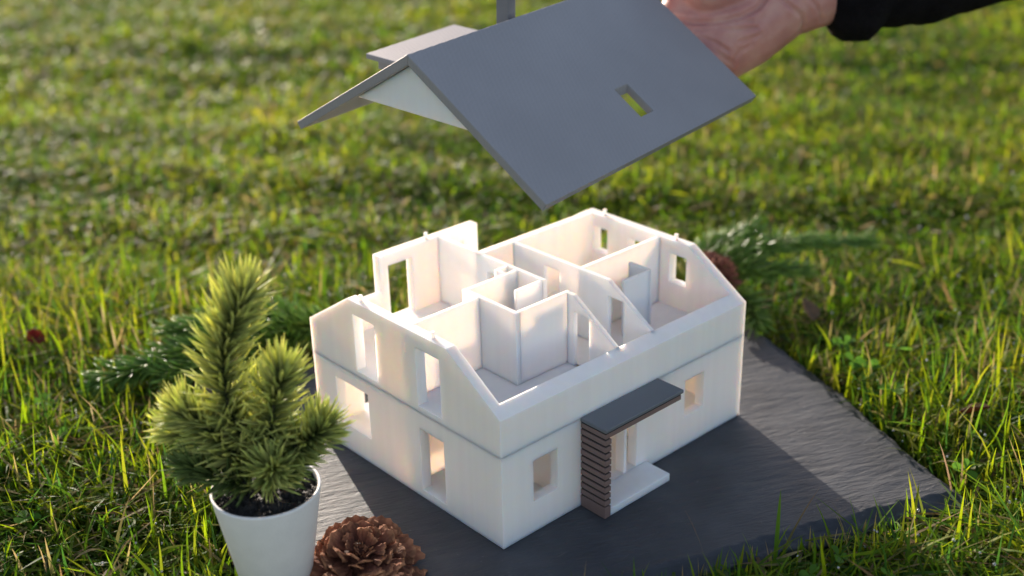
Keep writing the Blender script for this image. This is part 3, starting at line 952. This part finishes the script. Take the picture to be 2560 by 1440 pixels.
# skin creases of the palm
def creases(me):
    lines = [
        (0.020, 0.016, [(1690, 48), (1740, 56), (1790, 55), (1850, 43), (1895, 20), (1915, -5)]),
        (0.009, 0.010, [(1740, 76), (1790, 72), (1850, 74), (1895, 70)]),
        (0.010, 0.012, [(1745, 92), (1790, 108), (1820, 128)]),
        (0.010, 0.011, [(1755, 105), (1800, 135), (1835, 160)]),
        (0.013, 0.013, [(1950, -8), (1975, 15), (2005, 38), (2010, 62), (2004, 80)]),
        (0.010, 0.011, [(2020, -10), (2045, 20), (2055, 50)]),
        (0.007, 0.009, [(1770, 66), (1830, 62), (1880, 52)]),
        (0.007, 0.010, [(1880, 110), (1850, 130), (1835, 150)]),
        (0.007, 0.010, [(1900, 85), (1875, 100), (1850, 104)]),
    ]
    n = len(me.vertices)
    co = np.zeros(n*3); me.vertices.foreach_get('co', co); co = co.reshape(-1, 3)
    no = np.zeros(n*3); me.vertices.foreach_get('normal', no); no = no.reshape(-1, 3)
    Wd = co/U + np.array(org)
    rel = Wd - np.array(cam_pos)
    dz = rel @ np.array(fw)
    px = 1280 + 3061.2*(rel @ np.array(rt))/dz; py = 720 - 3061.2*(rel @ np.array(up))/dz
    facing = np.clip(-(no @ np.array(fw))*2, 0, 1)
    disp = np.zeros(n)
    for depth, wid, L_ in lines:
        best = np.full(n, 1e9)
        for (x0, y0), (x1, y1) in zip(L_[:-1], L_[1:]):
            dx, dy = x1-x0, y1-y0; l2 = dx*dx+dy*dy
            t = np.clip(((px-x0)*dx+(py-y0)*dy)/l2, 0, 1)
            dd = np.hypot(px-x0-t*dx, py-y0-t*dy)
            best = np.minimum(best, dd)
        w = wid*387
        disp += 1.25*depth*(np.exp(-(best/w)**2) - 0.35*np.exp(-((best-2.2*w)/(1.4*w))**2))
    co -= no*(disp*facing)[:, None]*U
    me.vertices.foreach_set('co', co.ravel()); me.update()
creases(hand.data)
# sleeve
def build_sleeve():
    ax = [(2066, -62, 112, 0.86), (2076, -64, 124, 0.9), (2095, -67, 144, 0.92), (2120, -72, 163, 0.95), (2165, -80, 175, 0.95), (2200, -92, 152, 0.95), (2235, -102, 160, 0.95),
          (2290, -112, 164, 0.95), (2340, -120, 166, 0.95), (2400, -136, 166, 0.95), (2470, -160, 168, 0.95), (2600, -210, 175, 1), (2900, -330, 190, 1), (3300, -500, 200, 1)]
    # skewed opening: the lower lip of the cuff sits further right
    n = 64; V = []; F = []
    sub = []
    for i in range(len(ax)-1):
        for t in np.linspace(0, 1, 7)[:-1]: sub.append([a*(1-t)+b*t for a, b in zip(ax[i], ax[i+1])])
    sub.append(list(ax[-1]))
    rings = len(sub)
    for i, (x, y, r, fl) in enumerate(sub):
        c = hp(x, y, 8.0+(x-2090)*0.0004)
        k = 8.0/3061.2
        for j in range(n):
            an = 2*PI*j/n
            wr = r*(1 + 0.05*noise.noise(Vector((x*0.018, math.cos(an)*1.4, math.sin(an)*1.4))) + 0.018*noise.noise(Vector((x*0.05, math.cos(an)*4, math.sin(an)*4))))
            skew = -0.16*r*math.sin(an)*max(0, 1-i/12)
            ppos = c + up*(math.sin(an)*wr*k) - fw*(math.cos(an)*wr*k*fl*0.85) + rt*(skew*k)
            V.append(tuple(ppos-org))
    for i in range(rings-1):
        for j in range(n): F.append((i*n+j, i*n+(j+1) % n, (i+1)*n+(j+1) % n, (i+1)*n+j))
    F.append(tuple(range((rings-1)*n, rings*n)))
    o = mk('sleeve', V, F, SLEEVE, person, smooth=True)
    s = o.modifiers.new('t', 'SOLIDIFY'); s.thickness = 0.03*U; s.offset = -1
build_sleeve()

# ------------------------------------------------------------------ grass
def blades(P, head, tilt0, bend, length, width, c0, c1, K=5):
    """P (N,3) roots; ribbons that bow over towards `head`."""
    N = len(P)
    hx, hy = np.cos(head), np.sin(head)
    side = np.stack([-hy, hx, np.zeros(N)], -1)
    side += rng.normal(0, 0.25, (N, 3)); side /= np.linalg.norm(side, axis=1)[:, None]
    V = np.zeros((N, 2*K+1, 3)); C = np.zeros((N, 2*K+1, 3))
    pos = P.copy(); wl = np.array([0.75, 1.0, 0.95, 0.75, 0.45, 0.0])
    twist = rng.normal(0, 0.5, N)
    for i in range(K+1):
        t = i/K
        if i == K: V[:, 2*K] = pos; C[:, 2*K] = c1
        else:
            w = (width*wl[min(5, int(round(t*5)))]*0.5)[:, None]
            an = tilt0 + bend*t
            nrm = np.stack([-np.sin(an+PI/2)*hx*0, np.zeros(N), np.cos(an)*0+1], -1)
            s2 = side + nrm*(np.sin(twist*t*2))[:, None]*0.8
            s2 /= np.linalg.norm(s2, axis=1)[:, None]
            V[:, 2*i] = pos - s2*w; V[:, 2*i+1] = pos + s2*w
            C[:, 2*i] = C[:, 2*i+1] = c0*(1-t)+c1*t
        an = tilt0 + bend*(t+0.5/K)
        step = (length/K)
        pos = pos + np.stack([np.sin(an)*hx*step, np.sin(an)*hy*step, np.cos(an)*step], -1)
    off = (np.arange(N)*(2*K+1))[:, None]
    q = np.array([[2*i, 2*i+1, 2*i+3, 2*i+2] for i in range(K-1)])
    quads = (off[:, :, None]+q[None]).reshape(-1, 4)
    tris = off + np.array([[2*(K-1), 2*(K-1)+1, 2*K]])
    return V.reshape(-1, 3), quads, tris, C.reshape(-1, 3)

GREENS = np.array([(0.088, 0.155, 0.013), (0.125, 0.195, 0.013), (0.17, 0.215, 0.014), (0.045, 0.105, 0.018), (0.205, 0.225, 0.02), (0.08, 0.145, 0.014)])
STRAW = np.array([(0.34, 0.25, 0.12), (0.26, 0.17, 0.08), (0.40, 0.32, 0.18)])
def patch_val(x, y):
    v = 0.5+0.22*np.sin(0.9*x+1.7*np.sin(0.6*y))+0.18*np.sin(1.3*y-0.8*x+1.0)+0.14*np.sin(2.7*x+2.2*y)
    return np.clip(v, 0, 1)

def grass_field(name, dmin, dmax, dens, wid, lenr, label, tuft=9, margin=1.6, tone=1.0, lie=0.55):
    # sample tuft centres on the ground seen from the camera (plus a margin)
    n_try = int(dens/tuft*(dmax-dmin)*(dmax*1.0+2*margin)*1.1)
    dep = rng.uniform(dmin, dmax, n_try*2)
    fh = Vector((fw.x, fw.y, 0)).normalized(); rh = Vector((rt.x, rt.y, 0)).normalized()
    half = dep*0.455+margin
    lat = rng.uniform(-1, 1, len(dep))*(dmax*0.455+margin)
    keep = np.abs(lat) < half
    dep, lat = dep[keep][:n_try], lat[keep][:n_try]
    gx = cam_pos.x + fh.x*dep + rh.x*lat; gy = cam_pos.y + fh.y*dep + rh.y*lat
    k = rng.poisson(tuft, len(gx)) + 1
    ci = np.repeat(np.arange(len(gx)), k); N = len(ci)
    rad = np.abs(rng.normal(0, 0.11, N))*(1 if dmax < 12 else 1.8); an = rng.uniform(0, 2*PI, N)
    x = gx[ci]+rad*np.cos(an); y = gy[ci]+rad*np.sin(an)
    wind = 0.6*np.sin(gx[ci]*0.7)+0.5*np.cos(gy[ci]*0.9)
    head = an + rng.normal(0, 0.7, N) + 0.0*wind
    u, v = slate_uv(np.stack([x, y], -1))
    ins = (u > -0.015) & (u < SW+0.015) & (v > -0.015) & (v < SD+0.015)
    # what roots just outside the slate leans mostly along or away from it
    x, y, ci, head = x[~ins], y[~ins], ci[~ins], head[~ins]; N = len(x)
    u, v = slate_uv(np.stack([x, y], -1))
    th = rng.uniform(0.65, 1.2, len(gx))[ci]
    pv = patch_val(x, y)
    length = rng.uniform(lenr[0], lenr[1], N)*th*(0.75+0.5*pv)
    tilt = np.abs(rng.normal(lie, 0.42, N)); bend = rng.normal(0.9, 0.8, N)
    near = (u > -0.25) & (u < SW+0.25) & (v > -0.25) & (v < SD+0.25)
    length[near] *= np.where(v[near] < 0, 0.62, 0.8)
    # blades rooted at the board's rim do not grow into the stone
    cx_, cy_ = C_SLATE + E1*SW/2 + E2*SD/2
    close = (u > -0.3) & (u < SW+0.3) & (v > -0.3) & (v < SD+0.3)
    nu_ = np.where(u < 0, -1, np.where(u > SW, 1, 0)); nv_ = np.where(v < 0, -1, np.where(v > SD, 1, 0))
    ox = nu_*E1[0]+nv_*E2[0]; oy = nu_*E1[1]+nv_*E2[1]
    inward = close & ((np.cos(head)*ox+np.sin(head)*oy) < 0)
    keep_in = inward & (rng.random(N) < 0.25)
    tilt[keep_in] = rng.uniform(0.0, 0.15, keep_in.sum()); bend[keep_in] *= 0.6
    flip = inward & ~keep_in
    head[flip] += PI
    flat = (rng.random(N) < 0.22) & ~keep_in
    tilt[flat] = rng.uniform(1.1, 1.5, flat.sum()); bend[flat] = rng.uniform(0, 0.25, flat.sum())
    P = np.stack([x, y, gz(x, y)-0.01], -1); P[flat, 2] += rng.uniform(0.02, 0.14, flat.sum())
    w = wid*rng.uniform(0.55, 1.25, N)
    gi = rng.integers(0, len(GREENS), N)
    c = GREENS[gi]*rng.uniform(0.95, 1.5, (N, 1))
    c = c*(0.75+0.5*pv)[:, None]*tone
    c[:, 0] *= 0.80+0.36*pv
    st = rng.random(N) < np.where(flat, 0.16, 0.025)
    c[st] = STRAW[rng.integers(0, 3, st.sum())]*rng.uniform(0.6, 1.1, (st.sum(), 1))
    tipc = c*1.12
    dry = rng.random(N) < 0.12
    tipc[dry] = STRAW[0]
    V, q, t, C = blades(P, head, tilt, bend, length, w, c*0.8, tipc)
    o = link(name, fast_mesh(name, V, q, t, GRASS, C)); o['kind'] = 'stuff'; o['label'] = label
    return P, head, tilt, bend, length

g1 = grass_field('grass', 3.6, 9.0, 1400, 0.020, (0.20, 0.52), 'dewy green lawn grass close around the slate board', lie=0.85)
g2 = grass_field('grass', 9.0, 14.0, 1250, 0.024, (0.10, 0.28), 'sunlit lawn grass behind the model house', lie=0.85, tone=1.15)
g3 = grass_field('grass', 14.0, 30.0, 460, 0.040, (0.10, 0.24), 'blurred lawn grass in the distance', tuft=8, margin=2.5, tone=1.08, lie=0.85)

# a few tall single blades in front of the slate
def hero(root, head, tilt, bend, ln, w, c0, c1):
    return blades(np.array([root]), np.array([head]), np.array([tilt]), np.array([bend]), np.array([ln]), np.array([w]), np.array([c0]), np.array([c1]))
hs_ = [((0.60, -0.93, -0.12), 2.6, 0.12, 0.35, 0.62, 0.018, (0.05, 0.08, 0.02), (0.30, 0.2, 0.12)),
       ((0.20, -0.76, -0.12), 1.2, 0.05, 0.10, 0.36, 0.022, (0.05, 0.12, 0.02), (0.08, 0.16, 0.03)),
       ((1.00, -1.02, -0.12), 0.6, 0.10, 0.12, 0.48, 0.034, (0.06, 0.13, 0.02), (0.10, 0.20, 0.02)),
       ((1.05, -1.00, -0.12), 0.0, 0.55, 0.5, 0.5, 0.020, (0.12, 0.15, 0.03), (0.32, 0.2, 0.13)),
       ((0.78, -0.97, -0.12), -0.6, 0.5, 0.7, 0.45, 0.022, (0.10, 0.15, 0.02), (0.14, 0.2, 0.02)),
       ((1.45, -1.22, -0.12), 2.2, 0.3, 0.3, 0.36, 0.02, (0.12, 0.17, 0.02), (0.3, 0.2, 0.1)),
       ((2.22, -1.36, -0.12), 1.6, 0.2, 0.3, 0.40, 0.022, (0.2, 0.14, 0.08), (0.3, 0.2, 0.13)),
       ((1.9, -1.38, -0.12), 1.2, 0.4, 0.4, 0.36, 0.02, (0.10, 0.16, 0.02), (0.2, 0.2, 0.05))]
parts_ = [hero(*h) for h in hs_]
V = np.concatenate([p[0] for p in parts_]); C = np.concatenate([p[3] for p in parts_])
q = np.concatenate([p[1]+11*i for i, p in enumerate(parts_)]); t = np.concatenate([p[2]+11*i for i, p in enumerate(parts_)])
o = link('grass', fast_mesh('grass', V, q, t, GRASS, C)); o['kind'] = 'stuff'; o['label'] = 'tall single grass blades in front of the slate edge'

# dew drops
def dew(src, n, r0, r1, label):
    P, head, tilt, bend, length = src
    pick = rng.choice(len(P), n, replace=False)
    t = rng.uniform(0.5, 1.0, n)
    an = tilt[pick]+bend[pick]*t*0.5
    c = P[pick] + np.stack([np.sin(an)*np.cos(head[pick]), np.sin(an)*np.sin(head[pick]), np.cos(an)], -1)*(length[pick]*t)[:, None]
    r = rng.uniform(r0, r1, n)
    bm = bmesh.new(); bmesh.ops.create_icosphere(bm, subdivisions=2, radius=1)
    B = np.array([v.co[:] for v in bm.verts]); T_ = np.array([[v.index for v in f.verts] for f in bm.faces]); bm.free()
    V = (c[:, None, :] + B[None]*r[:, None, None]).reshape(-1, 3)
    tr = (np.arange(n)[:, None, None]*len(B)+T_[None]).reshape(-1, 3)
    o = link('dew_drops', fast_mesh('dew_drops', V, np.zeros((0, 4), int), tr, DEW)); o['kind'] = 'stuff'; o['label'] = label
dew(g1, 2600, 0.005, 0.010, 'dew drops on the near grass blades')
dew(g2, 1200, 0.008, 0.016, 'dew drops on the grass behind the house')

# clover and fallen leaves
def clover():
    V = []; F = []; T_ = []
    r = random.Random(5)
    spots = [(3.11, -0.03), (3.02, -0.16), (2.75, -0.62), (-1.95, 2.2), (-1.5, 2.9), (0.9, -1.3), (2.7, -1.6)]
    spots += [(spots[k % 7][0]+r.uniform(-.35, .35), spots[k % 7][1]+r.uniform(-.35, .35)) for k in range(30)]
    for x, y in spots:
        u, v = slate_uv(np.array([x, y]))
        if -0.05 < u < SW+0.05 and -0.05 < v < SD+0.05: continue
        z = float(gz(x, y)) + r.uniform(0.13, 0.26); R_ = r.uniform(0.04, 0.075); a0 = r.uniform(0, 6)
        tl = Matrix.Rotation(r.uniform(-.5, .5), 3, 'X') @ Matrix.Rotation(r.uniform(-.5, .5), 3, 'Y')
        g = r.uniform(0.8, 1.2)
        for k in range(3):
            a = a0+k*2*PI/3; n0 = len(V)
            pts = [(0, 0, 0)] + [(R_*rr*math.cos(a+da), R_*rr*math.sin(a+da), zz*R_) for rr, da, zz in ((0.7, -0.75, .25), (1.1, -0.55, .3), (1.3, -0.2, .15), (1.15, 0, .0), (1.3, 0.2, .15), (1.1, 0.55, .3), (0.7, 0.75, .25))]
            for p_ in pts:
                w = tl @ Vector(p_); V.append((x+w.x, y+w.y, z+w.z)); T_.append((0.12*g, 0.26*g, 0.04*g))
            for i in range(1, 7): F.append((n0, n0+i, n0+i+1))
        n0 = len(V)
        V += [(x-.004, y, z), (x+.004, y, z), (x+.02, y+.01, z-0.3)]; T_ += [(0.1, 0.2, 0.04)]*3; F.append((n0, n0+1, n0+2))
    o = mk('clover', V, F, GRASS, tint=np.array(T_)); o['kind'] = 'stuff'; o['label'] = 'clover leaves among the grass'
clover()
def leaf(loc, rot, size, col, label):
    V = []; F = []; T_ = []
    n = 13
    r = random.Random(int(size*1e4))
    for i in range(n):
        t = i/(n-1); w = 0.42*math.sin(PI*t**0.8)*(1+0.12*math.sin(i*2.4)) + 0.01
        for j in range(5):
            s_ = -1+j/2
            V.append((size*(t-0.5), size*w*s_*0.8, size*(0.18*abs(s_)*math.sin(PI*t)+0.12*(t-0.5)**2+r.uniform(-.012, .012))))
            m = 0.75+0.35*r.random(); T_.append([c*m for c in col])
    for i in range(n-1):
        for j in range(4): F.append((i*5+j, i*5+j+1, (i+1)*5+j+1, (i+1)*5+j))
    o = mk('fallen_leaf', V, F, GRASS, smooth=True, tint=np.array(T_))
    o.location = Vector(loc)*U; o.rotation_euler = rot
    sm = o.modifiers.new('t', 'SOLIDIFY'); sm.thickness = 0.006*U
    tag(o, label, 'leaf', 'dry leaves fallen in the grass')
leaf((-0.86, 3.90, 0.16), (0.6, 0.2, 0.4), 0.20, (0.25, 0.04, 0.025), 'small red fallen leaf in the grass at the far left')
leaf((2.86, -1.10, 0.12), (0.3, 0.5, 1.9), 0.22, (0.16, 0.085, 0.05), 'curled brown fallen leaf in the grass right of the slate board')
leaf((3.35, 0.45, 0.12), (0.5, -0.3, 0.9), 0.24, (0.30, 0.21, 0.13), 'pale tan fallen leaf in the grass beyond the right edge of the slate')
